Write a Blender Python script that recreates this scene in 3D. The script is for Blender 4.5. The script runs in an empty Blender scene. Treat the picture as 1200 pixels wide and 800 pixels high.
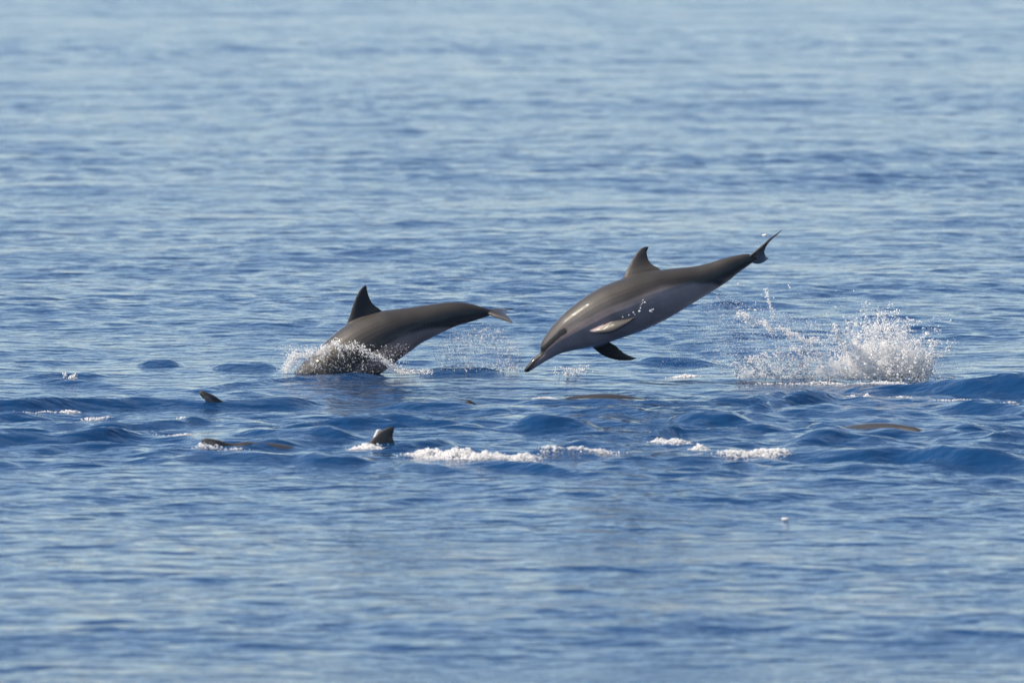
import bpy, math
import numpy as np
from mathutils import Vector

# ------------------------------------------------------------------ camera, sky, sun, exposure
SC = bpy.context.scene
COL = SC.collection
CAM_H = 3.1                    # eye height on a small boat, metres
D0 = 55.0                      # distance of the leaping dolphins
PITCH = math.atan(CAM_H / D0) - math.atan(37 / 10000.0)
FPX = 10000.0                  # 300 mm lens on 36 mm, in pixels of the 1200 px wide photograph

cam_d = bpy.data.cameras.new('camera')
cam_d.lens = 300.0
cam_d.sensor_width = 36.0
cam_d.clip_start = 0.1
cam_d.clip_end = 60000.0
cam_d.dof.use_dof = True
cam_d.dof.focus_distance = 54.5
cam_d.dof.aperture_fstop = 4.8
cam = bpy.data.objects.new('camera', cam_d)
cam.location = (0, 0, CAM_H)
cam.rotation_euler = (math.pi / 2 - PITCH, 0, 0)
COL.objects.link(cam)
SC.camera = cam

SUN_AZ = math.radians(-93.0)   # from +y, positive towards +x : the sun stands to the left
SUN_EL = math.radians(45.0)
world = bpy.data.worlds.new('World')
SC.world = world
world.use_nodes = True
wn = world.node_tree
sky = wn.nodes.new('ShaderNodeTexSky')
sky.sky_type = 'NISHITA'
sky.sun_disc = False
sky.sun_elevation = SUN_EL
sky.sun_rotation = SUN_AZ
sky.air_density = 0.72
sky.dust_density = 0.0
sky.ozone_density = 0.7
bg = wn.nodes['Background']
bg.inputs['Strength'].default_value = 0.1
wn.links.new(sky.outputs['Color'], bg.inputs['Color'])

sun_l = bpy.data.lights.new('sun', 'SUN')
sun_l.energy = 5.0
sun_l.angle = math.radians(0.53)
sun_l.color = (1.0, 0.88, 0.72)
sun = bpy.data.objects.new('sun', sun_l)
S_DIR = Vector((math.sin(SUN_AZ) * math.cos(SUN_EL), math.cos(SUN_AZ) * math.cos(SUN_EL), math.sin(SUN_EL)))
sun.rotation_euler = S_DIR.to_track_quat('Z', 'Y').to_euler()
COL.objects.link(sun)

SC.view_settings.view_transform = 'Standard'
SC.view_settings.look = 'None'
SC.view_settings.gamma = 1.0
SC.view_settings.exposure = 0.64
SC.render.engine = 'CYCLES'
SC.cycles.use_denoising = True
SC.cycles.max_bounces = 12
SC.cycles.diffuse_bounces = 8
SC.cycles.volume_bounces = 10
SC.cycles.transmission_bounces = 10
SC.cycles.transparent_max_bounces = 32

RNG = np.random.default_rng(11)
KPX = D0 / FPX                 # metres per photograph pixel at the dolphins


def ground(px, py):
    """the point of the still water seen at a photograph pixel"""
    a = PITCH + math.atan((py - 400) / FPX)
    y = CAM_H / math.tan(a)
    r = math.hypot(y, CAM_H) * math.cos(a - PITCH)
    return np.array([(px - 600) / FPX * r, y, 0.0])


def at(px, py, Y):
    """the point at depth Y seen at a photograph pixel"""
    b = -(py - 400) / FPX
    cy = math.cos(PITCH) + b * math.sin(PITCH)
    cz = -math.sin(PITCH) + b * math.cos(PITCH)
    t = Y / cy
    return np.array([(px - 600) / FPX * t, Y, CAM_H + cz * t])


# ------------------------------------------------------------------ helpers
def mesh_obj(name, verts, faces, mat, smooth=True, parent=None):
    me = bpy.data.meshes.new(name)
    verts = np.asarray(verts, dtype=np.float32)
    if isinstance(faces, np.ndarray):
        n, k = faces.shape
        me.vertices.add(len(verts))
        me.vertices.foreach_set('co', verts.ravel())
        me.loops.add(n * k)
        me.loops.foreach_set('vertex_index', faces.astype(np.int32).ravel())
        me.polygons.add(n)
        me.polygons.foreach_set('loop_start', np.arange(0, n * k, k, dtype=np.int32))
        me.update(calc_edges=True)
    else:
        me.from_pydata([tuple(map(float, v)) for v in verts], [], faces)
    if smooth:
        me.polygons.foreach_set('use_smooth', np.ones(len(me.polygons), dtype=bool))
    me.materials.append(mat)
    o = bpy.data.objects.new(name, me)
    COL.objects.link(o)
    o.parent = parent
    return o


def tag(o, label, cat, group=None, kind=None):
    o['label'] = label
    o['category'] = cat
    if group:
        o['group'] = group
    if kind:
        o['kind'] = kind
    return o


def smooth(a, b, x):
    t = np.clip((x - a) / (b - a), 0, 1)
    return t * t * (3 - 2 * t)


def new_mat(name):
    m = bpy.data.materials.new(name)
    m.use_nodes = True
    return m, m.node_tree.nodes, m.node_tree.links, m.node_tree.nodes['Principled BSDF']


# ------------------------------------------------------------------ materials
def water_material():
    m, N, L, P = new_mat('sea_water')
    P.inputs['Base Color'].default_value = (0.006, 0.038, 0.115, 1)
    P.inputs['Roughness'].default_value = 0.10
    P.inputs['IOR'].default_value = 1.333
    geo = N.new('ShaderNodeNewGeometry')
    mp = N.new('ShaderNodeMapping')
    mp.inputs['Scale'].default_value = (0.75, 1.0, 1.0)
    L.new(geo.outputs['Position'], mp.inputs['Vector'])
    prev = None
    for sc, dist in ((2.0, 0.052), (5.2, 0.042), (11.0, 0.015)):
        nz = N.new('ShaderNodeTexNoise')
        nz.inputs['Scale'].default_value = sc
        nz.inputs['Detail'].default_value = 2.0
        nz.inputs['Roughness'].default_value = 0.5
        L.new(mp.outputs['Vector'], nz.inputs['Vector'])
        b = N.new('ShaderNodeBump')
        b.inputs['Strength'].default_value = 1.0
        b.inputs['Distance'].default_value = dist
        L.new(nz.outputs['Fac'], b.inputs['Height'])
        if prev:
            L.new(prev.outputs['Normal'], b.inputs['Normal'])
        prev = b
    L.new(prev.outputs['Normal'], P.inputs['Normal'])
    return m


def skin_material():
    m, N, L, P = new_mat('wet_dolphin_skin')
    at_ = N.new('ShaderNodeAttribute')
    at_.attribute_name = 'skin'
    tc = N.new('ShaderNodeTexCoord')
    nz = N.new('ShaderNodeTexNoise')
    nz.inputs['Scale'].default_value = 9.0
    nz.inputs['Detail'].default_value = 6.0
    L.new(tc.outputs['Object'], nz.inputs['Vector'])
    mr = N.new('ShaderNodeMapRange')
    mr.inputs['From Min'].default_value = 0.25
    mr.inputs['From Max'].default_value = 0.75
    mr.inputs['To Min'].default_value = 0.78
    mr.inputs['To Max'].default_value = 1.2
    L.new(nz.outputs['Fac'], mr.inputs['Value'])
    mx = N.new('ShaderNodeVectorMath')
    mx.operation = 'SCALE'
    L.new(at_.outputs['Color'], mx.inputs[0])
    L.new(mr.outputs['Result'], mx.inputs['Scale'])
    L.new(mx.outputs['Vector'], P.inputs['Base Color'])
    P.inputs['Roughness'].default_value = 0.58
    P.inputs['IOR'].default_value = 1.36
    P.inputs['Coat Weight'].default_value = 0.8
    P.inputs['Coat Roughness'].default_value = 0.02
    P.inputs['Coat IOR'].default_value = 1.33
    n2 = N.new('ShaderNodeTexNoise')
    n2.inputs['Scale'].default_value = 46.0
    n2.inputs['Detail'].default_value = 1.5
    L.new(tc.outputs['Object'], n2.inputs['Vector'])
    b = N.new('ShaderNodeBump')
    b.inputs['Strength'].default_value = 0.8
    b.inputs['Distance'].default_value = 0.004
    L.new(n2.outputs['Fac'], b.inputs['Height'])
    L.new(b.outputs['Normal'], P.inputs['Coat Normal'])
    return m


def plain_material(name, col, rough):
    m, N, L, P = new_mat(name)
    tc = N.new('ShaderNodeTexCoord')
    nz = N.new('ShaderNodeTexNoise')
    nz.inputs['Scale'].default_value = 40.0
    L.new(tc.outputs['Object'], nz.inputs['Vector'])
    cr = N.new('ShaderNodeValToRGB')
    cr.color_ramp.elements[0].color = tuple(c * 0.85 for c in col) + (1,)
    cr.color_ramp.elements[1].color = tuple(min(1, c * 1.1) for c in col) + (1,)
    L.new(nz.outputs['Fac'], cr.inputs['Fac'])
    L.new(cr.outputs['Color'], P.inputs['Base Color'])
    P.inputs['Roughness'].default_value = rough
    return m


def spray_material(name, clear, trans):
    """aerated water: white scattering drops, partly clear"""
    m, N, L, P = new_mat(name)
    P.inputs['Base Color'].default_value = (0.95, 0.95, 0.95, 1)
    P.inputs['Roughness'].default_value = 0.18
    P.inputs['IOR'].default_value = 1.333
    tl = N.new('ShaderNodeBsdfTranslucent')
    tl.inputs['Color'].default_value = (0.95, 0.95, 0.95, 1)
    tr = N.new('ShaderNodeBsdfTransparent')
    m1 = N.new('ShaderNodeMixShader')
    m1.inputs['Fac'].default_value = trans
    m2 = N.new('ShaderNodeMixShader')
    m2.inputs['Fac'].default_value = clear
    out = N['Material Output']
    L.new(P.outputs['BSDF'], m1.inputs[1])
    L.new(tl.outputs['BSDF'], m1.inputs[2])
    L.new(m1.outputs['Shader'], m2.inputs[1])
    L.new(tr.outputs['BSDF'], m2.inputs[2])
    L.new(m2.outputs['Shader'], out.inputs['Surface'])
    return m


M_WATER = water_material()
M_SKIN = skin_material()
M_EYE = plain_material('dark_eye', (0.01, 0.009, 0.008), 0.1)
M_FOAM = spray_material('white_foam', 0.0, 0.5)
M_DROP = spray_material('water_drops', 0.3, 0.5)
M_MIST = spray_material('fine_spray', 0.6, 0.5)

# ------------------------------------------------------------------ the sea
# crests raised by the swimming pod: (pixel x from, x to, pixel y of the crest foot, height m, half depth m, tilt px)
RIDGES = [
    (-120, 400, 478, .060, .30, -6), (430, 575, 477, .040, .24, 0), (-150, 185, 524, .070, .28, -7),
    (255, 430, 520, .060, .26, 2), (985, 1330, 466, .085, .36, 6), (1080, 1350, 492, .060, .35, 8),
    (915, 1330, 545, .062, .30, 7), (590, 715, 508, .050, .28, 3), (600, 720, 538, .035, .2, 0),
    (155, 215, 428, .035, .24, 0), (240, 335, 430, .045, .28, 0), (735, 850, 421, .050, .30, 2),
    (480, 600, 437, .040, .28, 0), (640, 760, 486, .030, .25, 0), (740, 900, 500, .045, .25, 6),
    (860, 1010, 480, .045, .3, -8), (20, 130, 441, .028, .2, 0), (930, 1080, 520, .040, .26, -6),
    (700, 860, 466, .030, .25, 3), (390, 520, 500, .030, .22, 3), (90, 260, 500, .030, .22, -4),
]


_r = np.random.default_rng(21)
for _k in range(46):                     # lesser, thinner crests between the big ones
    _x, _w = _r.uniform(-80, 1280), _r.uniform(60, 240)
    RIDGES.append((_x - _w / 2, _x + _w / 2, _r.uniform(442, 556), _r.uniform(.014, .032), _r.uniform(.15, .26), _r.uniform(-5, 5)))


def sea_height(x, y, sp):
    """x, y arrays; sp = local mesh spacing (waves the mesh cannot carry are left to the material)"""
    rng = np.random.default_rng(5)
    z = np.zeros_like(x)
    # wind patches: long streaks across the view, rough and calm
    lg = np.log(np.maximum(np.hypot(x, y), 1.0))
    cal = np.zeros_like(x)
    for k in range(9):
        ky = rng.uniform(5, 26)
        kx = rng.uniform(-0.05, 0.05)
        cal += np.sin(ky * lg + kx * x + rng.uniform(0, 6.28)) / 3.0
    mod = 0.80 + 0.36 * np.tanh(cal)
    for k in range(8):                       # blotchy variation
        a = rng.uniform(0, 6.28)
        lam = rng.uniform(1.8, 5.0)
        mod += 0.10 * np.sin(2 * np.pi / lam * (np.cos(a) * x * 0.6 + np.sin(a) * y) + rng.uniform(0, 6.28))
    pod = np.exp(-((y - 50.5) / 4.2) ** 2)    # water stirred up by the animals
    mod = np.clip(mod, 0.15, 1.6) * (1 + 0.7 * pod) * (1 - 0.38 * smooth(45.0, 40.0, y))
    bands = [(0.18, 0.45, 64, 0.062, 1.15, True), (0.45, 1.2, 44, 0.046, 1.15, True),
             (1.2, 4.0, 18, 0.016, 0.8, False), (5.0, 18.0, 9, 0.010, 0.5, False)]
    for l0, l1, n, slope, spread, use_mod in bands:
        acc = np.zeros_like(x)
        for k in range(n):
            lam = l0 * (l1 / l0) ** ((k + rng.uniform(0, 1)) / n)
            th = math.pi / 2 + 0.25 + rng.normal(0, spread)
            kk = 2 * math.pi / lam
            amp = slope / kk * math.sqrt(2.0 / n)
            w = smooth(1.6, 3.2, lam / sp)
            ph = kk * (math.cos(th) * x + math.sin(th) * y) + rng.uniform(0, 6.28)
            acc += w * amp * (np.sin(ph) + 0.18 * np.sin(2 * ph + 1.57))
        z += acc * (mod if use_mod else 1.0)
    sel = np.where((y > 40) & (y < 66) & (np.abs(x) < 12))
    xs, ys = x[sel], y[sel]
    add = np.zeros_like(xs)
    for x0, x1, py, h, sg, tilt in RIDGES:
        h, sg = h * .95, sg * .68
        g0, g1 = ground(x0, py - tilt), ground(x1, py + tilt)
        f = (xs - g0[0]) / (g1[0] - g0[0])
        ln = g1[0] - g0[0]
        e = np.clip((0.5 - np.abs(f - 0.5)) * ln / (0.30 * min(ln, 1.2)), 0, 1)
        e = e * e * (3 - 2 * e)
        wob = 0.10 * np.sin(xs * 2.3 + py) + 0.06 * np.sin(xs * 5.1 + 2 * py) + 0.03 * np.sin(xs * 11.7 + 3 * py)
        yc = g0[1] + (g1[1] - g0[1]) * f + wob + sg
        hv = h * (1 + 0.25 * np.sin(xs * 3.7 + py * 1.3))
        d = (ys - yc) / sg
        d = np.where(d < 0, d * 1.25, d * 0.8)       # steeper in front
        add += e * hv * (np.exp(-d * d) - 0.25 * np.exp(-((d + 1.9) / 1.2) ** 2))
    z[sel] += add
    return z


def build_sea():
    dense = np.radians(np.arange(-5.4, 5.4001, 0.036))
    side = [dense[-1]]
    st = math.radians(0.036)
    while side[-1] < math.pi - 0.02:
        st = min(st * 1.16, math.radians(8))
        side.append(side[-1] + st)
    side = np.array(side[1:])
    side = dense[-1] + (side - dense[-1]) * (math.pi - dense[-1]) / (side[-1] - dense[-1])
    ang = np.concatenate([-side[::-1], dense, side[:-1]])

    def seg(a, b, q):
        n = int(math.log(b / a) / q)
        return a * (b / a) ** (np.arange(n) / n)
    rad = np.concatenate([seg(1.5, 26, .03), seg(26, 130, .0012), seg(130, 330, .0014), seg(330, 1500, .01), seg(1500, 40000, .12), [40000.]])
    R, A = np.meshgrid(rad, ang, indexing='ij')
    x, y = R * np.sin(A), R * np.cos(A)
    dr = np.gradient(rad)[:, None] * np.ones_like(A)
    da = np.gradient(np.concatenate([[ang[-1] - 2 * math.pi], ang, [ang[0] + 2 * math.pi]]))[1:-1][None, :] * R
    z = sea_height(x, y, np.maximum(dr, da))
    nr, na = x.shape
    V = np.stack([x, y, z], -1).reshape(-1, 3)
    i = np.arange(nr - 1)[:, None]
    j = np.arange(na)[None, :]
    j2 = (j + 1) % na
    F = np.stack([i * na + j, i * na + j2, (i + 1) * na + j2, (i + 1) * na + j], -1).reshape(-1, 4)[:, ::-1]
    c = len(V)                                   # close the middle under the boat
    V = np.vstack([V, [[0, 0, 0]]])
    o = mesh_obj('sea', V, F, M_WATER)
    o['kind'] = 'structure'
    o['label'] = 'calm blue rippled sea surface reaching to the horizon'
    o['category'] = 'sea'
    return o


SEA = build_sea()


def water_z(px, py):
    g = ground(px, py)
    return float(sea_height(np.array([g[0]]), np.array([g[1]]), np.array([0.08]))[0])


# ------------------------------------------------------------------ dolphins
def catmull(P, n):
    P = np.asarray(P, float)
    Q = np.vstack([2 * P[0] - P[1], P, 2 * P[-1] - P[-2]])
    out = []
    t = np.linspace(0, len(P) - 1 - 1e-9, n)
    for v in t:
        i = int(v)
        u = v - i
        p0, p1, p2, p3 = Q[i], Q[i + 1], Q[i + 2], Q[i + 3]
        out.append(0.5 * (2 * p1 + (p2 - p0) * u + (2 * p0 - 5 * p1 + 4 * p2 - p3) * u * u + (3 * p1 - p0 - 3 * p2 + p3) * u ** 3))
    return np.array(out)


def loft(rings):
    """closed rings (n, m, 3) -> verts, faces with fan caps"""
    n, m, _ = rings.shape
    V = rings.reshape(-1, 3).tolist()
    F = []
    for i in range(n - 1):
        for j in range(m):
            k = (j + 1) % m
            F.append((i * m + j, i * m + k, (i + 1) * m + k, (i + 1) * m + j))
    for i, rev in ((0, True), (n - 1, False)):
        c = len(V)
        V.append(rings[i].mean(0).tolist())
        for j in range(m):
            k = (j + 1) % m
            f = (i * m + j, i * m + k, c)
            F.append(f[::-1] if rev else f)
    return V, F


def body_rings(top, bot, ratio, n=110, m=36):
    """top / bot: matching outline points (world metres, same depth); ratio: width over height per station"""
    T, B = catmull(top, n), catmull(bot, n)
    W = np.interp(np.linspace(0, 1, n), np.linspace(0, 1, len(ratio)), ratio)
    th = np.linspace(0, 2 * np.pi, m, endpoint=False)
    C = (T + B) / 2
    H = (T - B) / 2
    hl = np.linalg.norm(H, axis=1)
    rings = C[:, None] + np.cos(th)[None, :, None] * H[:, None] + (np.sin(th)[None, :] * (hl * W)[:, None])[..., None] * np.array([0, -1.0, 0])
    return rings, C, H, hl


def blade(lead, trail, thick, m=9):
    """a fin: sections from root to tip, each a thin airfoil between a leading and a trailing point"""
    n = 28
    Ld, Tr = catmull(lead, n), catmull(trail, n)
    th = np.interp(np.linspace(0, 1, n), np.linspace(0, 1, len(thick)), thick)
    mid = (Ld + Tr) / 2
    sp = np.gradient(mid, axis=0)
    s = np.linspace(0, 1, m)
    prof = (np.sqrt(np.clip(s, 0, 1)) * (1 - s) ** 0.9) * 2.05
    prof = prof / prof.max()
    rings = []
    for i in range(n):
        c = Tr[i] - Ld[i]
        nn = np.cross(c, sp[i])
        l = np.linalg.norm(nn)
        nn = nn / l if l > 1e-9 else np.array([0, 1.0, 0])
        if i and np.dot(nn, last) < 0:
            nn = -nn
        last = nn
        up = [Ld[i] + c * q + nn * th[i] * max(p, .22) for q, p in zip(s, prof)]
        dn = [Ld[i] + c * q - nn * th[i] * max(p, .22) for q, p in zip(s[::-1], prof[::-1])]
        rings.append(up + dn)
    return loft(np.array(rings))


def finish_dolphin(parts, C, H, hl, roll, voxel, name, origin, skinfun):
    V, F = [], []
    for v, f in parts:
        o = len(V)
        V += v
        F += [tuple(a + o for a in q) for q in f]
    me = bpy.data.meshes.new('tmp')
    me.from_pydata([tuple(v) for v in V], [], F)
    import bmesh
    bm = bmesh.new()
    bm.from_mesh(me)
    # normals outward for every closed piece
    bmesh.ops.recalc_face_normals(bm, faces=bm.faces)
    bm.to_mesh(me)
    bm.free()
    ob = bpy.data.objects.new('tmp', me)
    COL.objects.link(ob)
    r = ob.modifiers.new('r', 'REMESH')
    r.mode = 'VOXEL'
    r.voxel_size = voxel
    s = ob.modifiers.new('s', 'SMOOTH')
    s.factor = 0.5
    s.iterations = 5
    dg = bpy.context.evaluated_depsgraph_get()
    ev = ob.evaluated_get(dg)
    m2 = bpy.data.meshes.new_from_object(ev)
    bpy.data.objects.remove(ob)
    bpy.data.meshes.remove(me)
    n = len(m2.vertices)
    co = np.empty(n * 3, np.float32)
    m2.vertices.foreach_get('co', co)
    co = co.reshape(-1, 3)
    # body coordinates: station t (0 nose .. 1 tail) and height v in the animal's own frame
    t = np.zeros(n)
    v = np.zeros(n)
    rr = np.zeros(n)
    U0 = H / hl[:, None]
    Nn = np.array([0, -1.0, 0])
    U = U0 * math.cos(roll) - Nn * math.sin(roll)
    arc = np.concatenate([[0], np.cumsum(np.linalg.norm(np.diff(C, axis=0), axis=1))])
    arc /= arc[-1]
    for a in range(0, n, 20000):
        p = co[a:a + 20000]
        d = ((p[:, None, [0, 2]] - C[None][:, :, [0, 2]]) ** 2).sum(-1)
        k = d.argmin(1)
        t[a:a + 20000] = arc[k]
        rel = p - C[k]
        v[a:a + 20000] = (rel * U[k]).sum(1) / hl[k]
        rr[a:a + 20000] = np.linalg.norm(rel, axis=1) / hl[k]
    col = skinfun(t, v, rr)
    at_ = m2.attributes.new('skin', 'FLOAT_COLOR', 'POINT')
    at_.data.foreach_set('color', np.concatenate([col, np.ones((n, 1))], 1).astype(np.float32).ravel())
    co = co - np.asarray(origin, np.float32)
    m2.vertices.foreach_set('co', co.ravel())
    m2.polygons.foreach_set('use_smooth', np.ones(len(m2.polygons), dtype=bool))
    m2.materials.clear()
    m2.materials.append(M_SKIN)
    m2.name = name
    m2.update()
    return m2


def skin_colour(t, v, rr):
    """dark cape dipping under the dorsal fin, grey side, pale pinkish belly, dark tail stock and fins"""
    cape = np.array([.034, .031, .029])
    side = np.array([.082, .074, .071])
    belly = np.array([.25, .200, .195])
    dark = np.array([.030, .027, .026])
    edge = np.interp(t, [0, .12, .2, .32, .48, .62, .75, .85, 1], [.5, .45, .42, .3, .08, .15, -.1, -.7, -1.2])
    bedge = np.interp(t, [0, .12, .2, .32, .48, .62, .73, .80, .86, 1], [-.15, -.10, -.05, -.25, -.25, -.12, -.3, -.7, -1.5, -1.5])
    a = smooth(-.14, .14, v - edge)[:, None]
    b = smooth(-.22, .16, bedge - v)[:, None]
    c = side * (1 - a) + cape * a
    c = c * (1 - b) + belly * b
    sb = (smooth(.30, .05, np.abs(v - bedge - .26)) * smooth(.34, .5, t))[:, None]
    c = c * (1 - .75 * sb) + dark * .75 * .75 * sb              # dark band along the side
    bk = (smooth(.13, .10, t) * smooth(-.25, .1, v))[:, None]
    c = c * (1 - bk) + dark * bk
    tip = smooth(.03, .012, t)[:, None]
    c = c * (1 - tip) + dark * .7 * tip
    f = smooth(1.06, 1.16, rr)[:, None]
    lite = (smooth(.5, .45, t) * smooth(.5, .2, np.abs(v)))[:, None]
    fin = dark * 1.1 * (1 - lite) + np.array([.10, .095, .09]) * lite
    c = c * (1 - f) + fin * f
    return c


def Z1(p):
    return 600 + p[0] / 3.63636, 250 + p[1] / 3.63636


def Z2(p):
    return 320 + p[0] / 4.0, 310 + p[1] / 4.0


def Z6(p):
    return 600 + p[0] / 6.6667, 340 + p[1] / 6.6667


def Z7(p):
    return 840 + p[0] / 11.4286, 255 + p[1] / 11.4286


def pts(lst, zf, Y, dy=None):
    out = []
    for i, p in enumerate(lst):
        d = 0.0 if dy is None else dy[i]
        px, py = zf(p)
        q = at(px, py, Y)
        q[1] = Y + d
        out.append(q)
    return np.array(out)


WIDTH = [1.1, 1.15, 1.1, 1.05, .95, .92, .9, .92, .95, .97, .98, .97, .95, .92, .88, .84, .8, .75, .7, .64, .6, .6]

# ---- the dolphin in mid air
YR = D0 - 0.8
top_r = [(50, 668), (60, 653), (86, 621), (110, 602), (121, 588), (122, 556), (148, 510), (185, 463), (235, 413), (300, 362),
         (370, 318), (430, 292), (500, 268), (570, 251), (640, 239), (710, 232), (780, 225), (840, 211), (900, 192), (955, 179),
         (1000, 172), (1025, 178), (1045, 185)]
bot_r = [(54, 676), (68, 676), (97, 659), (133, 636), (165, 618), (205, 598), (250, 586), (300, 577), (350, 567), (405, 552),
         (465, 532), (530, 510), (590, 485), (650, 456), (705, 424), (760, 390), (815, 356), (870, 322), (920, 290), (965, 253),
         (1003, 226), (1028, 208), (1047, 197)]
rings, C, H, hl = body_rings(pts(top_r, Z1, YR), pts(bot_r, Z1, YR), WIDTH)
parts = [loft(rings)]
ROLL_R = math.radians(24)
dl = [(455, 300), (472, 277), (490, 240), (508, 206), (527, 175), (550, 151), (574, 142)]
dtr = [(655, 265), (630, 237), (600, 219), (583, 198), (577, 172), (580, 157), (586, 146)]
dy_ = [0.0, 0.005, .028, .045, .058, .070, .076]
parts.append(blade(pts(dl, Z1, YR, dy_), pts(dtr, Z1, YR, dy_), [.030, .019, .014, .011, .009, .007, .004]))
parts.append(blade(pts([(600, 322), (690, 330), (770, 318), (850, 281), (918, 236), (972, 194)], Z6, YR, [-.12, -.175, -.215, -.235, -.24, -.235]),
                   pts([(590, 300), (680, 278), (755, 240), (825, 221), (900, 208), (968, 187)], Z6, YR, [-.11, -.155, -.175, -.195, -.215, -.23]),
                   [.018, .014, .012, .010, .007, .004]))
parts.append(blade(pts([(600, 400), (630, 450), (690, 503), (755, 538), (835, 559), (920, 562), (976, 548)], Z6, YR, [.04, .07, .10, .13, .16, .18, .19]),
                   pts([(740, 380), (770, 412), (815, 440), (845, 470), (885, 502), (935, 524), (980, 541)], Z6, YR, [.05, .08, .11, .14, .16, .18, .19]),
                   [.020, .016, .013, .011, .009, .006, .004]))
parts.append(blade(pts([(856, 141), (800, 190), (710, 258), (605, 354), (505, 452), (430, 530), (450, 588), (500, 622), (570, 632), (640, 612), (709, 561)], Z7, YR,
                       [-.235, -.20, -.15, -.10, -.05, 0, .05, .10, .15, .20, .235]),
                   pts([(860, 146), (806, 203), (722, 282), (662, 372), (640, 440), (645, 478), (654, 505), (668, 528), (685, 540), (700, 546), (715, 550)], Z7, YR,
                       [-.24, -.21, -.165, -.11, -.05, 0, .05, .10, .15, .20, .24]),
                   [.004, .006, .008, .010, .012, .014, .012, .010, .008, .006, .004]))
org = C[60].copy()
me = finish_dolphin(parts, C, H, hl, ROLL_R, 0.0045, 'leaping_dolphin', org, skin_colour)
DR = bpy.data.objects.new('leaping_dolphin', me)
DR.location = org
COL.objects.link(DR)
tag(DR, 'grey dolphin leaping clear of the water with its beak pointing down', 'dolphin', 'dolphins of the pod')


def ball(c, r, n=8):
    V, F = [], []
    for i in range(n + 1):
        for j in range(2 * n):
            a, b = math.pi * i / n, math.pi * j / n
            V.append((c[0] + r * math.sin(a) * math.cos(b), c[1] + r * math.sin(a) * math.sin(b), c[2] + r * math.cos(a)))
    for i in range(n):
        for j in range(2 * n):
            k = (j + 1) % (2 * n)
            F.append((i * 2 * n + j, (i + 1) * 2 * n + j, (i + 1) * 2 * n + k, i * 2 * n + k))
    return V, F


def add_eye(dol, p):
    V, F = ball((0, 0, 0), 0.0085)
    e = mesh_obj('eye', V, F, M_EYE, parent=dol)
    e.location = Vector(p) - dol.location
    return e


k = int(np.abs(C[:, 0] - at(*Z1((205, 505)), YR)[0]).argmin())
pe = at(*Z1((214, 503)), YR)
hh = hl[k]
off = np.linalg.norm((pe - C[k])[[0, 2]]) / hh
pe[1] = YR - 0.91 * hh * math.sqrt(max(0.05, 1 - off * off)) + 0.003
add_eye(DR, pe)


def stripe(me, org, a, b, w):
    """dark line in the skin from a to b (side view), on both cheeks"""
    n = len(me.vertices)
    co = np.empty(n * 3, np.float32)
    me.vertices.foreach_get('co', co)
    co = co.reshape(-1, 3) + org
    c = np.empty(n * 4, np.float32)
    me.attributes['skin'].data.foreach_get('color', c)
    c = c.reshape(-1, 4)
    a, b = a[[0, 2]], b[[0, 2]]
    q = co[:, [0, 2]]
    u = np.clip(((q - a) @ (b - a)) / ((b - a) @ (b - a)), 0, 1)
    d = np.linalg.norm(q - (a + u[:, None] * (b - a)), axis=1)
    k = smooth(w, w * .5, d)[:, None]
    c[:, :3] = c[:, :3] * (1 - k) + np.array([.006, .005, .005]) * k
    me.attributes['skin'].data.foreach_set('color', c.ravel())


stripe(DR.data, np.array(DR.location), at(*Z1((216, 500)), YR), at(*Z1((128, 580)), YR), .021)
stripe(DR.data, np.array(DR.location), at(*Z1((222, 498)), YR), at(*Z1((208, 506)), YR), .026)
stripe(DR.data, np.array(DR.location), at(*Z1((128, 600)), YR), at(*Z1((60, 666)), YR), .010)

# ---- the dolphin diving back in
YL = D0 + 0.25
top_l = [(-70, 731), (-62, 718), (-30, 690), (2, 662), (20, 635), (30, 600), (60, 550), (100, 500), (150, 447), (215, 390),
         (275, 333), (340, 283), (420, 245), (500, 218), (570, 208), (650, 199), (730, 187), (800, 178), (860, 175), (910, 180),
         (960, 192), (1000, 204), (1030, 212), (1050, 218)]
bot_l = [(-66, 738), (-52, 737), (-18, 722), (22, 705), (60, 690), (110, 675), (175, 660), (240, 640), (320, 612), (400, 575),
         (470, 535), (535, 490), (590, 445), (640, 410), (690, 372), (740, 345), (800, 315), (855, 290), (905, 275), (945, 263),
         (980, 252), (1005, 243), (1030, 236), (1050, 230)]
rings, C, H, hl = body_rings(pts(top_l, Z2, YL), pts(bot_l, Z2, YL), WIDTH)
parts = [loft(rings)]
ROLL_L = math.radians(-9)
dy_ = [0, -.002, -.010, -.018, -.026, -.031, -.034]
parts.append(blade(pts([(322, 305), (342, 280), (360, 235), (374, 190), (391, 145), (411, 111), (430, 94)], Z2, YL, dy_),
                   pts([(530, 240), (505, 212), (474, 188), (455, 160), (445, 127), (441, 105), (438, 96)], Z2, YL, dy_),
                   [.030, .019, .014, .011, .009, .007, .004]))
parts.append(blade(pts([(1122, 264), (1100, 262), (1075, 254), (1040, 244), (1000, 226), (1020, 212), (1055, 210), (1095, 212), (1136, 215)], Z2, YL,
                       [-.235, -.19, -.13, -.06, 0, .06, .13, .19, .235]),
                   pts([(1127, 265), (1114, 250), (1102, 238), (1094, 230), (1090, 225), (1094, 221), (1104, 218), (1122, 217), (1142, 216)], Z2, YL,
                       [-.24, -.20, -.14, -.06, 0, .06, .14, .20, .24]),
                   [.004, .007, .009, .012, .014, .012, .009, .007, .004]))
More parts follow.
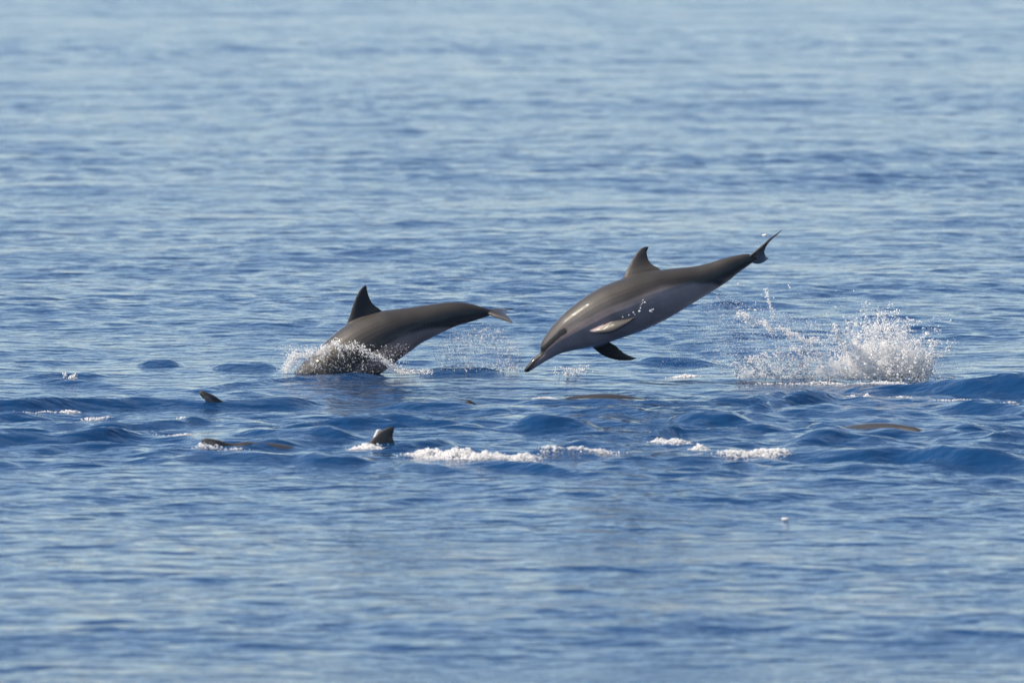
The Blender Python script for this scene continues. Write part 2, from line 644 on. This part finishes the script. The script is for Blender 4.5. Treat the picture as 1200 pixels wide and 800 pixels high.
# flippers, under the surface
for s in (-1, 1):
    parts.append(blade(pts([(200, 590), (230, 650), (290, 700), (350, 720)], Z2, YL, [s * .10, s * .18, s * .25, s * .28]),
                       pts([(280, 590), (300, 640), (335, 690), (356, 718)], Z2, YL, [s * .10, s * .18, s * .25, s * .28]), [.016, .012, .009, .004]))
org = C[70].copy()
me = finish_dolphin(parts, C, H, hl, ROLL_L, 0.0045, 'diving_dolphin', org, skin_colour)
DL = bpy.data.objects.new('diving_dolphin', me)
DL.location = org
COL.objects.link(DL)
tag(DL, 'dark dolphin diving head first into the sea, tail raised behind it', 'dolphin', 'dolphins of the pod')

# ---- dolphins just breaking the surface: one straight animal, seen only in part
def straight_dolphin():
    T, B = pts(top_r, Z1, YR), pts(bot_r, Z1, YR)
    c = (T + B) / 2
    h = np.linalg.norm(T - B, axis=1) / 2
    s = np.concatenate([[0], np.cumsum(np.linalg.norm(np.diff(c, axis=0), axis=1))])
    Lg = s[-1]
    zc = -0.10 * ((s - .5 * Lg) / (.5 * Lg)) ** 2
    T2 = np.stack([s - .5 * Lg, 0 * s, zc + h], 1)
    B2 = np.stack([s - .5 * Lg, 0 * s, zc - h], 1)
    rings, C, H, hl = body_rings(T2, B2, WIDTH, n=90)
    parts = [loft(rings)]
    f = lambda x, z, y=0: (x, y, z)
    parts.append(blade(np.array([f(-.07, .10), f(-.04, .17), f(.0, .22), (.045, 0, .265), f(.095, .29), f(.125, .295)]),
                       np.array([f(.24, .10), f(.19, .155), f(.145, .185), f(.125, .225), f(.128, .265), f(.135, .29)]),
                       [.028, .018, .013, .010, .008, .004]))
    for sd in (-1, 1):
        parts.append(blade(np.array([f(-.42, -.08, sd * .10), f(-.38, -.13, sd * .18), f(-.29, -.17, sd * .26), f(-.22, -.18, sd * .29)]),
                           np.array([f(-.31, -.08, sd * .10), f(-.29, -.13, sd * .18), f(-.24, -.165, sd * .26), f(-.21, -.18, sd * .29)]),
                           [.018, .013, .010, .004]))
    e = .5 * Lg
    parts.append(blade(np.array([f(e + .13, -.10, -.24), f(e + .06, -.10, -.15), f(e - .05, -.10, 0), f(e + .06, -.10, .15), f(e + .13, -.10, .24)]),
                       np.array([f(e + .15, -.10, -.24), f(e + .115, -.10, -.15), f(e + .09, -.10, 0), f(e + .115, -.10, .15), f(e + .15, -.10, .24)]),
                       [.004, .008, .013, .008, .004]))
    return finish_dolphin(parts, C, H, hl, 0.0, 0.007, 'surfacing_dolphin', (0, 0, 0), skin_colour), Lg


ME_S, LEN_S = straight_dolphin()
TOPZ = 0.17


S_CO = np.empty(len(ME_S.vertices) * 3, np.float32)
ME_S.vertices.foreach_get('co', S_CO)
S_CO = S_CO.reshape(-1, 3)[::7]


def surfacing(label, px, py, rise, yaw=0, pitch=0, roll=0):
    """the highest point of the posed animal stands at the water seen at (px, py), 'rise' metres out of it"""
    o = bpy.data.objects.new('surfacing_dolphin', ME_S)
    COL.objects.link(o)
    o.rotation_euler = (roll, pitch, yaw)
    W = S_CO @ np.array(o.rotation_euler.to_matrix()).T
    top = W[W[:, 2].argmax()]
    g = ground(px, py)
    x, y = g[0] - top[0], g[1] - top[1]
    wz = sea_height(W[:, 0] + x, W[:, 1] + y, np.full(len(W), .08))
    k = (W[:, 2] - wz).argmax()
    x, y = g[0] - W[k, 0], g[1] - W[k, 1]
    wz = sea_height(W[:, 0] + x, W[:, 1] + y, np.full(len(W), .08))
    o.location = (x, y, rise - (W[:, 2] - wz).max())
    tag(o, label, 'dolphin', 'dolphins of the pod')
    return o


surfacing('submerged dolphin showing only its dark dorsal fin above white water', 462, 527, .088, yaw=.10)
surfacing('smooth low dolphin back breaking the surface below the leaping dolphin', 694, 469, .030, yaw=.2, pitch=.36, roll=-.55)
surfacing('dolphin head breaking the surface under a film of glittering water', 242, 527, .048, yaw=.12, pitch=.52, roll=-.3)
surfacing('dolphin beak tip poking up out of the blue wave, body hidden', 236, 474, .060, yaw=.2, pitch=.80)
surfacing('low dark dolphin beak tip lying level with the water', 548, 473, .026, yaw=.1, pitch=.95)
surfacing('brown dolphin back sloping out of the water in front of the big splash', 1018, 509, .024, yaw=2.6, pitch=.35, roll=.55)

# ------------------------------------------------------------------ spray and foam
PHI = (1 + 5 ** .5) / 2
ICO_V = np.array([(-1, PHI, 0), (1, PHI, 0), (-1, -PHI, 0), (1, -PHI, 0), (0, -1, PHI), (0, 1, PHI), (0, -1, -PHI), (0, 1, -PHI),
                  (PHI, 0, -1), (PHI, 0, 1), (-PHI, 0, -1), (-PHI, 0, 1)]) / math.sqrt(1 + PHI * PHI)
ICO_F = np.array([(0, 11, 5), (0, 5, 1), (0, 1, 7), (0, 7, 10), (0, 10, 11), (1, 5, 9), (5, 11, 4), (11, 10, 2), (10, 7, 6), (7, 1, 8),
                  (3, 9, 4), (3, 4, 2), (3, 2, 6), (3, 6, 8), (3, 8, 9), (4, 9, 5), (2, 4, 11), (6, 2, 10), (8, 6, 7), (9, 8, 1)])


def drops(name, P, R, mat, stretch=0.35, flat=1.0):
    """many drops as one mesh; each a slightly squashed, jittered ball"""
    P = np.asarray(P, float)
    R = np.asarray(R, float)
    n = len(P)
    S = np.exp(RNG.normal(0, stretch, (n, 1, 3)))
    S[..., 2] *= flat
    J = 1 + RNG.normal(0, .12, (n, 12, 1))
    V = (ICO_V[None] * J * S * R[:, None, None] + P[:, None]).reshape(-1, 3)
    F = (ICO_F[None] + 12 * np.arange(n)[:, None, None]).reshape(-1, 3)
    return mesh_obj(name, V, F, mat)


def px_cloud(px, py, Y0, depth):
    """arrays of pixels -> points spread through a depth of water"""
    y = Y0 + RNG.normal(0, depth, len(px))
    k = y / FPX
    x = (px - 600) * k
    a = PITCH + np.arctan((py - 400) / FPX)
    # heights are measured where the splash stands, so the depth spread keeps its height above the water
    z = CAM_H - Y0 * np.tan(a)
    return np.stack([x, y, z], 1)


def jets(origins, vel, n, tmax, jitter):
    """ballistic threads of drops"""
    P = []
    for o, v in zip(origins, vel):
        t = np.sort(RNG.uniform(0.0, 1.0, n)) * tmax
        q = o[None] + v[None] * t[:, None] + np.array([0, 0, -4.9]) * (t ** 2)[:, None]
        q += RNG.normal(0, 1, q.shape) * (jitter * (0.3 + t / tmax))[:, None]
        P.append(q[q[:, 2] > -0.01])
    return np.concatenate(P)


def stuff(o, label, cat):
    return tag(o, label, cat, kind='stuff')


# ---- the big splash where the leaping dolphin left the water
def big_splash():
    Y = 54.4
    base = 443.0
    objs = []
    # white heart
    n = 4200
    px = np.concatenate([RNG.normal(1045, 24, n // 2), RNG.uniform(985, 1092, n // 2)])
    H = np.interp(px, [960, 985, 1000, 1020, 1040, 1060, 1075, 1088, 1100], [6, 26, 50, 64, 66, 58, 48, 32, 4])
    py = base + 2 - H * RNG.uniform(0, 1, n) ** 1.15
    P = px_cloud(px, py, Y, .10)
    R = .0035 + .011 * RNG.uniform(0, 1, n) ** 2.2
    R *= np.interp(py, [base - 70, base], [.6, 1.1])
    R *= .55
    objs.append((P, R, M_FOAM))
    # threads thrown up and out
    m = 110
    ox = np.concatenate([RNG.uniform(990, 1092, 80), RNG.uniform(880, 990, 30)])
    O = px_cloud(ox, np.full(m, base), Y, .12)
    hgt = np.interp(ox, [880, 960, 1000, 1025, 1060, 1090], [.12, .18, .40, .44, .36, .20]) * RNG.uniform(.45, 1.08, m)
    vz = np.sqrt(2 * 9.8 * hgt)
    lean = (ox - 1035) * .007 + RNG.normal(0, .30, m)
    V = np.stack([lean, RNG.normal(0, .25, m), vz], 1)
    P = np.concatenate([jets(O[i:i + 1], V[i:i + 1], 60, 1.25 * vz[i] / 9.8, .010) for i in range(m)])
    R = .0013 + .0050 * RNG.uniform(0, 1, len(P)) ** 2.8
    objs.append((P, R, M_FOAM))
    # the low sheet to the left and the curved thread hanging from the tail
    n = 1500
    px = RNG.uniform(862, 1000, n)
    H = np.interp(px, [862, 890, 930, 1000], [22, 30, 40, 50])
    py = base - H * RNG.uniform(0, 1, n) ** 1.9
    objs.append((px_cloud(px, py, Y, .10), .002 + .0062 * RNG.uniform(0, 1, n) ** 2.2, M_DROP))
    n = 800
    u = RNG.uniform(0, 1, n)
    px = 862 + 95 * u + RNG.normal(0, 1.8, n) + 3 * np.sin(u * 23)
    py = 362 + 38 * u ** .75 + RNG.normal(0, 1.6, n) + 2 * np.sin(u * 31) + np.abs(RNG.normal(0, 5, n)) * (RNG.uniform(0, 1, n) < .35)
    objs.append((px_cloud(px, py, Y, .04), .002 + .0045 * RNG.uniform(0, 1, n) ** 2, M_DROP))
    n = 120
    u = RNG.uniform(0, 1, n)
    objs.append((px_cloud(897 + 10 * u + RNG.normal(0, 1.2, n), 338 + 34 * u, Y, .03), .002 + .004 * RNG.uniform(0, 1, n) ** 2, M_DROP))
    # veil of fine spray
    n = 5200
    u, v = RNG.uniform(0, 1, n), RNG.uniform(0, 1, n)
    px = 830 + 180 * u + RNG.normal(0, 8, n)
    lo = np.interp(px, [820, 850, 900, 1000], [350, 345, 362, 385])
    py = lo + (base - lo) * v
    objs.append((px_cloud(px, py, Y, .12), .0012 + .0022 * RNG.uniform(0, 1, n), M_MIST))
    n = 2600
    px = RNG.normal(1040, 36, n)
    H = np.interp(px, [960, 1000, 1030, 1060, 1100], [40, 76, 84, 70, 16])
    py = base - H * RNG.uniform(0, 1, n)
    objs.append((px_cloud(px, py, Y, .14), .0012 + .0025 * RNG.uniform(0, 1, n), M_MIST))
    # single flying drops
    n = 150
    px = RNG.uniform(840, 1115, n)
    py = 442 - np.interp(px, [840, 1000, 1115], [110, 105, 40]) * RNG.uniform(0, 1, n) ** .8
    objs.append((px_cloud(px, py, Y, .15), .003 + .004 * RNG.uniform(0, 1, n) ** 2, M_FOAM))
    return objs


def mist_material():
    m = bpy.data.materials.new('milky_spray')
    m.use_nodes = True
    N, L = m.node_tree.nodes, m.node_tree.links
    N.remove(N['Principled BSDF'])
    v = N.new('ShaderNodeVolumePrincipled')
    v.inputs['Color'].default_value = (.99, .99, .99, 1)
    v.inputs['Anisotropy'].default_value = 0.35
    geo = N.new('ShaderNodeNewGeometry')
    nz = N.new('ShaderNodeTexNoise')
    nz.inputs['Scale'].default_value = 28.0
    nz.inputs['Detail'].default_value = 5.0
    nz.inputs['Roughness'].default_value = 0.7
    L.new(geo.outputs['Position'], nz.inputs['Vector'])
    mr = N.new('ShaderNodeMapRange')
    mr.inputs['From Min'].default_value = 0.42
    mr.inputs['From Max'].default_value = 0.66
    mr.inputs['To Min'].default_value = 3.0
    mr.inputs['To Max'].default_value = 95.0
    L.new(nz.outputs['Fac'], mr.inputs['Value'])
    L.new(mr.outputs['Result'], v.inputs['Density'])
    L.new(v.outputs['Volume'], N['Material Output'].inputs['Volume'])
    return m


M_MILK = mist_material()


def milky(P, R, parent):
    """a closed lumpy body of dense white spray"""
    t = drops('tmp', P, R, M_MILK, stretch=.15)
    r = t.modifiers.new('r', 'REMESH')
    r.mode = 'VOXEL'
    r.voxel_size = .012
    s = t.modifiers.new('s', 'SMOOTH')
    s.iterations = 2
    me = bpy.data.meshes.new_from_object(t.evaluated_get(bpy.context.evaluated_depsgraph_get()))
    bpy.data.objects.remove(t)
    me.materials.clear()
    me.materials.append(M_MILK)
    me.name = 'milky_spray'
    o = bpy.data.objects.new('milky_spray', me)
    COL.objects.link(o)
    o.parent = parent
    o['kind'] = 'stuff'
    return o


def emit(objs, name, label):
    """one splash: a white heart and, as its parts, the clearer drops and the fine spray"""
    root = None
    for mat, pn in ((M_FOAM, 'white_water'), (M_DROP, 'water_drops'), (M_MIST, 'fine_spray')):
        sel = [(P, R) for P, R, m in objs if m is mat]
        if not sel:
            continue
        P = np.concatenate([s[0] for s in sel])
        R = np.concatenate([s[1] for s in sel])
        if root is None:
            root = drops(name, P, R, mat)
            stuff(root, label, 'splash')
        else:
            c = drops(pn, P, R, mat)
            c.parent = root
            c['kind'] = 'stuff'
    return root


BIG = emit(big_splash(), 'splash', 'tall white splash of spray behind the leaping dolphin')
n = 900
px = np.concatenate([RNG.uniform(1000, 1088, 700), RNG.uniform(955, 1005, 110), RNG.uniform(872, 960, 90)])
H = np.interp(px, [870, 900, 950, 985, 1000, 1020, 1040, 1060, 1075, 1090], [10, 14, 18, 30, 48, 62, 68, 58, 46, 14]) * (.8 + .25 * np.sin(px * .35) * np.sin(px * .13))
milky(px_cloud(px, 443 - H * RNG.uniform(0, 1, n), 54.4, .08), .008 + .017 * RNG.uniform(0, 1, n) ** 1.5, BIG)


def dive_splash():
    Y = YL - .20
    objs = []
    rim = np.array([(334, 436), (338, 424), (344, 413), (352, 415), (362, 412), (376, 408), (391, 399), (404, 406), (419, 403),
                    (431, 412), (444, 415), (455, 424), (465, 430), (472, 437)], float)
    n = 3600                                     # torn upper edge of the sheet of water
    u = RNG.uniform(0, len(rim) - 1.001, n)
    i = u.astype(int)
    q = rim[i] + (rim[i + 1] - rim[i]) * (u - i)[:, None]
    clump = .5 + .5 * np.sin(u * 9.3) * np.sin(u * 3.1 + 1)
    q = q[RNG.uniform(0, 1, n) < .35 + .65 * clump]
    n = len(q)
    px = q[:, 0] + RNG.normal(0, 2.2, n)
    py = np.minimum(q[:, 1] + RNG.normal(1.5, 2.6, n), 437)
    objs.append((px_cloud(px, py, Y, .05), .0011 + .0044 * RNG.uniform(0, 1, n) ** 2.6, M_FOAM))
    for k in range(60):                          # slanting streaks down the sheet
        x0 = RNG.uniform(338, 462)
        y0 = np.interp(x0, rim[:, 0], rim[:, 1])
        L = RNG.uniform(.2, .9) * (437 - y0)
        m = int(6 + L * 1.3)
        u = RNG.uniform(0, 1, m)
        px = x0 + (RNG.normal(.35, .5) * L) * u + RNG.normal(0, .7, m)
        py = y0 + L * u
        objs.append((px_cloud(px, py, Y, .03), .001 + .0035 * RNG.uniform(0, 1, m) ** 2.2, M_DROP if k % 2 else M_FOAM))
    n = 260                                      # drops flung ahead
    px = 340 - 9 * RNG.normal(0, 1, n)
    py = 436 - 34 * RNG.uniform(0, 1, n) ** 1.4
    objs.append((px_cloud(px, py, Y, .08), .0012 + .0035 * RNG.uniform(0, 1, n) ** 2.5, M_FOAM))
    n = 1400
    px = RNG.uniform(333, 480, n)
    py = 437 - 34 * RNG.uniform(0, 1, n)
    objs.append((px_cloud(px, py, Y, .05), .0012 + .002 * RNG.uniform(0, 1, n), M_MIST))
    n = 420
    px = 462 + 45 * RNG.uniform(0, 1, n) ** 1.6
    py = 437 - 5 * RNG.uniform(0, 1, n) ** 2
    objs.append((px_cloud(px, py, Y, .08), .002 + .004 * RNG.uniform(0, 1, n) ** 2, M_FOAM))
    return objs


DIVE = emit(dive_splash(), 'splash', 'broken water thrown up around the diving dolphin where it enters')
n = 150
px = RNG.uniform(334, 474, n)
py = np.interp(px, [334, 344, 362, 391, 419, 444, 465, 474], [434, 416, 414, 402, 406, 418, 432, 436]) + np.abs(RNG.normal(2, 4, n))
milky(px_cloud(px, np.minimum(py, 436), YL - .2, .03), .007 + .009 * RNG.uniform(0, 1, n) ** 2, DIVE)


def tail_spray():
    Y = YL
    objs = []
    n = 900                                     # dome-shaped curtain dripping from the raised tail
    a = RNG.uniform(0, math.pi, n)
    rr = RNG.uniform(.25, 1.0, n) ** .6 * RNG.normal(1, .06, n)
    px = 565 - 46 * np.cos(a) * rr
    py = 434 - 52 * np.sin(a) * rr
    objs.append((px_cloud(px, py, Y, .10), .0012 + .0042 * RNG.uniform(0, 1, n) ** 2.6, M_DROP))
    n = 2600
    px = RNG.uniform(512, 609, n)
    H = np.interp(px, [512, 530, 560, 590, 609], [30, 46, 52, 46, 24])
    py = 434 - H * RNG.uniform(0, 1, n)
    objs.append((px_cloud(px, py, Y, .12), .0010 + .0020 * RNG.uniform(0, 1, n), M_MIST))
    n = 260
    px = RNG.uniform(545, 607, n)
    py = 434 - 10 * RNG.uniform(0, 1, n) ** 1.6
    objs.append((px_cloud(px, py, Y, .1), .0018 + .0042 * RNG.uniform(0, 1, n) ** 2, M_FOAM))
    m = 9
    ox = np.linspace(500, 600, m)
    for x in ox:
        q = 40
        u = RNG.uniform(0, 1, q)
        px = x + 14 * u + RNG.normal(0, .8, q)
        py = 388 + 46 * u ** 1.3 + RNG.normal(0, .8, q)
        objs.append((px_cloud(px, py, Y, .02), .0012 + .003 * RNG.uniform(0, 1, q) ** 2, M_DROP))
    return objs


emit(tail_spray(), 'splash', 'thin curtain of drops falling below the diving dolphin\'s tail')


def belly_drips():
    """streaks of drops trailing from the belly of the leaping dolphin down to the splash"""
    objs = []
    P, R = [], []
    for i in range(34):
        s = RNG.uniform(0, 1)
        x0, y0 = 762 + 82 * s, 398 - 60 * s
        L = RNG.uniform(.35, 1.0)
        q = int(36 * L)
        u = np.sort(RNG.uniform(0, 1, q)) * L
        px = x0 + 62 * u + RNG.normal(0, .5, q)
        py = y0 + 8 + 34 * u + 26 * u * u + RNG.normal(0, .5, q)
        k = py < 440
        P.append(px_cloud(px[k], py[k], YR + RNG.normal(0, .08), .01))
        R.append(.0011 + .0024 * RNG.uniform(0, 1, k.sum()) ** 2)
    objs.append((np.concatenate(P), np.concatenate(R), M_DROP))
    q = np.array([(540, 415), (546, 400), (550, 392), (552, 385), (557, 372), (562, 380), (590, 412), (603, 410), (596, 416), (470, 440), (500, 432), (520, 425)], float)
    q = np.repeat(q, 3, 0) + RNG.normal(0, 2.5, (36, 2))
    objs.append((px_cloud(600 + q[:, 0] / 3.636, 250 + q[:, 1] / 3.636, YR - .25, .01), .0015 + .004 * RNG.uniform(0, 1, 36) ** 2, M_FOAM))
    n = 900
    u, v = RNG.uniform(0, 1, n), RNG.uniform(0, 1, n)
    px = 770 + 90 * u
    lo = 405 - 55 * u
    py = lo + 8 + (438 - lo) * v * .8
    objs.append((px_cloud(px, py, YR, .1), .0010 + .0014 * RNG.uniform(0, 1, n), M_MIST))
    return objs


emit(belly_drips(), 'splash', 'fine streaks of drops trailing from the leaping dolphin\'s belly')


def small_splash(px, py, w, h, n, label, Y=None, rmax=.006, mist=True):
    g = ground(px, py)
    z0 = water_z(px, py)
    Y = g[1]
    k = Y / FPX
    m = max(6, n // 26)
    ox = g[0] + RNG.normal(0, .30, m) * w * k
    O = np.stack([ox, Y + RNG.normal(0, .05, m), np.full(m, z0 - .01)], 1)
    hg = h * k * RNG.uniform(.3, 1.05, m)
    vz = np.sqrt(19.6 * hg)
    V = np.stack([RNG.normal(0, .25, m), RNG.normal(0, .15, m), vz], 1)
    P = np.concatenate([jets(O[i:i + 1], V[i:i + 1], 26, 1.6 * vz[i] / 9.8, .006) for i in range(m)])
    return emit([(P, .0015 + rmax * RNG.uniform(0, 1, len(P)) ** 2.3, M_FOAM)], 'splash', label)


small_splash(672, 439, 34, 15, 380, 'small splash of drops under the leaping dolphin\'s throat', rmax=.0045)
small_splash(77, 442, 18, 8, 150, 'tiny splash on a ripple far out beside the diving dolphin', rmax=.006)


def foam(label, spots, name='foam_patch'):
    """a mound of white bubbles: spots = (px, py, half width px, height m, half depth m, count)"""
    P, R = [], []
    for px, py, w, h, dp, n in spots:
        n = int(n * 2.8)
        h = h * .66
        g = ground(px, py)
        k = g[1] / FPX
        u = RNG.normal(0, .5, n).clip(-1.6, 1.6)
        v = RNG.normal(0, .5, n).clip(-1.2, 1.2)
        lump = .65 + .35 * np.sin(u * 7 + px) * np.sin(v * 5 + py) + .2 * np.sin(u * 19 + v * 11)
        holes = np.sin(u * 13 + px) + np.sin(v * 9 + u * 6 + py) + np.sin(u * 31 - v * 17)
        ok = (holes > -.9 + 1.1 * np.hypot(u, v)) | (RNG.uniform(0, 1, n) < .22)
        top = h * np.exp(-(u * u + v * v) * 1.6) * lump
        x = g[0] + u * w * k
        y = g[1] + v * dp
        z = sea_height(x, y, np.full(n, .08)) + top * RNG.uniform(.2, 1, n) ** .5
        P.append(np.stack([x, y, z], 1)[ok])
        R.append((.0014 + .0052 * RNG.uniform(0, 1, n) ** 2.4)[ok])
    o = drops(name, np.concatenate(P), np.concatenate(R), M_FOAM, stretch=.3, flat=.8)
    return stuff(o, label, 'foam')


foam('white foam mound trailing behind the lone dorsal fin',
     [(505, 537, 26, .075, .16, 1100), (540, 540, 36, .095, .22, 2000), (575, 543, 34, .075, .2, 1200), (612, 543, 22, .045, .14, 420)])
foam('small white foam curl with a jet in front of the lone dorsal fin',
     [(430, 529, 16, .055, .12, 700), (418, 530, 10, .03, .1, 200)])
g = ground(436, 526)
q = 160
u = RNG.uniform(0, 1, q)
P = np.stack([g[0] + (.0 + .035 * u) + RNG.normal(0, .004, q), g[1] + RNG.normal(0, .006, q), .02 + .085 * u + RNG.normal(0, .003, q)], 1)
stuff(drops('splash', P, .003 + .004 * RNG.uniform(0, 1, q), M_FOAM), 'thin jet of water spurting just ahead of the lone dorsal fin', 'splash')
foam('scattered foam flecks drifting between two white patches', [(645, 537, 18, .02, .12, 90), (680, 537, 22, .03, .12, 150), (705, 537, 20, .03, .10, 130)])
foam('bubbly crest of foam on a small dark wave', [(772, 522, 16, .045, .14, 380), (792, 526, 16, .04, .14, 260)])
foam('white foam breaking beyond the bubbly crest', [(820, 533, 9, .055, .10, 360), (862, 538, 20, .035, .14, 420), (890, 537, 26, .045, .14, 600), (912, 536, 14, .02, .1, 140)])
foam('thin foam rim beside the smooth low dolphin back', [(640, 467, 18, .022, .10, 300), (665, 466, 16, .018, .08, 160)])
foam('low white foam streak under the leaping dolphin\'s flipper', [(803, 439, 16, .035, .14, 420)])
foam('foam collar at the foot of the big splash',
     [(900, 446, 30, .02, .14, 160), (960, 446, 34, .03, .16, 260), (1040, 447, 50, .04, .18, 600), (1090, 447, 16, .02, .12, 90)])
foam('glittering water film over the dolphin head beside the wave', [(236, 528, 9, .055, .05, 40), (252, 529, 12, .05, .05, 40), (274, 531, 14, .02, .05, 30)], 'water_film')
foam('flecks of foam along the dark crest beside the big splash',
     [(1000, 468, 8, .02, .07, 45), (1016, 470, 5, .04, .05, 70), (1060, 472, 14, .02, .06, 50), (1110, 474, 26, .02, .07, 90), (1185, 478, 12, .02, .06, 40)])
foam('flecks of foam strewn along the wave near the poking beak tip',
     [(30, 485, 16, .012, .10, 40), (55, 483, 14, .015, .10, 60), (82, 481, 12, .025, .10, 130), (105, 487, 12, .012, .08, 70), (120, 488, 10, .012, .08, 50), (220, 493, 18, .01, .1, 50)])
foam('thin foam lines on the water behind the glittering head',
     [(120, 511, 12, .012, .08, 60), (140, 512, 18, .012, .06, 90), (210, 514, 24, .012, .06, 90)])

# ---- a lone pale fleck, taken for a splash drop, on the calm water
g = ground(920, 605)
zc = water_z(920, 605)
V, F = ball((0, 0, 0), 1.0, 10)
V = np.array(V)
V = V * np.array([.021, .014, .006]) * (1 + .12 * np.sin(V[:, :1] * 3 + 1) + .08 * np.sin(V[:, 1:2] * 5))
V[:, 2] += .006 * (V[:, 0] / .026) ** 2
o = mesh_obj('floating_fleck', V, F, plain_material('pale_fleck', (.75, .74, .72), .5))
o.location = (g[0], g[1], zc + .008)
tag(o, 'small white fleck floating alone on calm open water', 'flotsam')

# ---- a bright drop flung past the tail of the leaping dolphin
p = at(896, 275.5, YR - .1)
n = 3
o = drops('water_drop', p[None] + RNG.normal(0, .002, (n, 3)), np.full(n, .009), M_FOAM)
tag(o, 'single bright water drop beside the leaping dolphin\'s raised tail fin', 'drop')
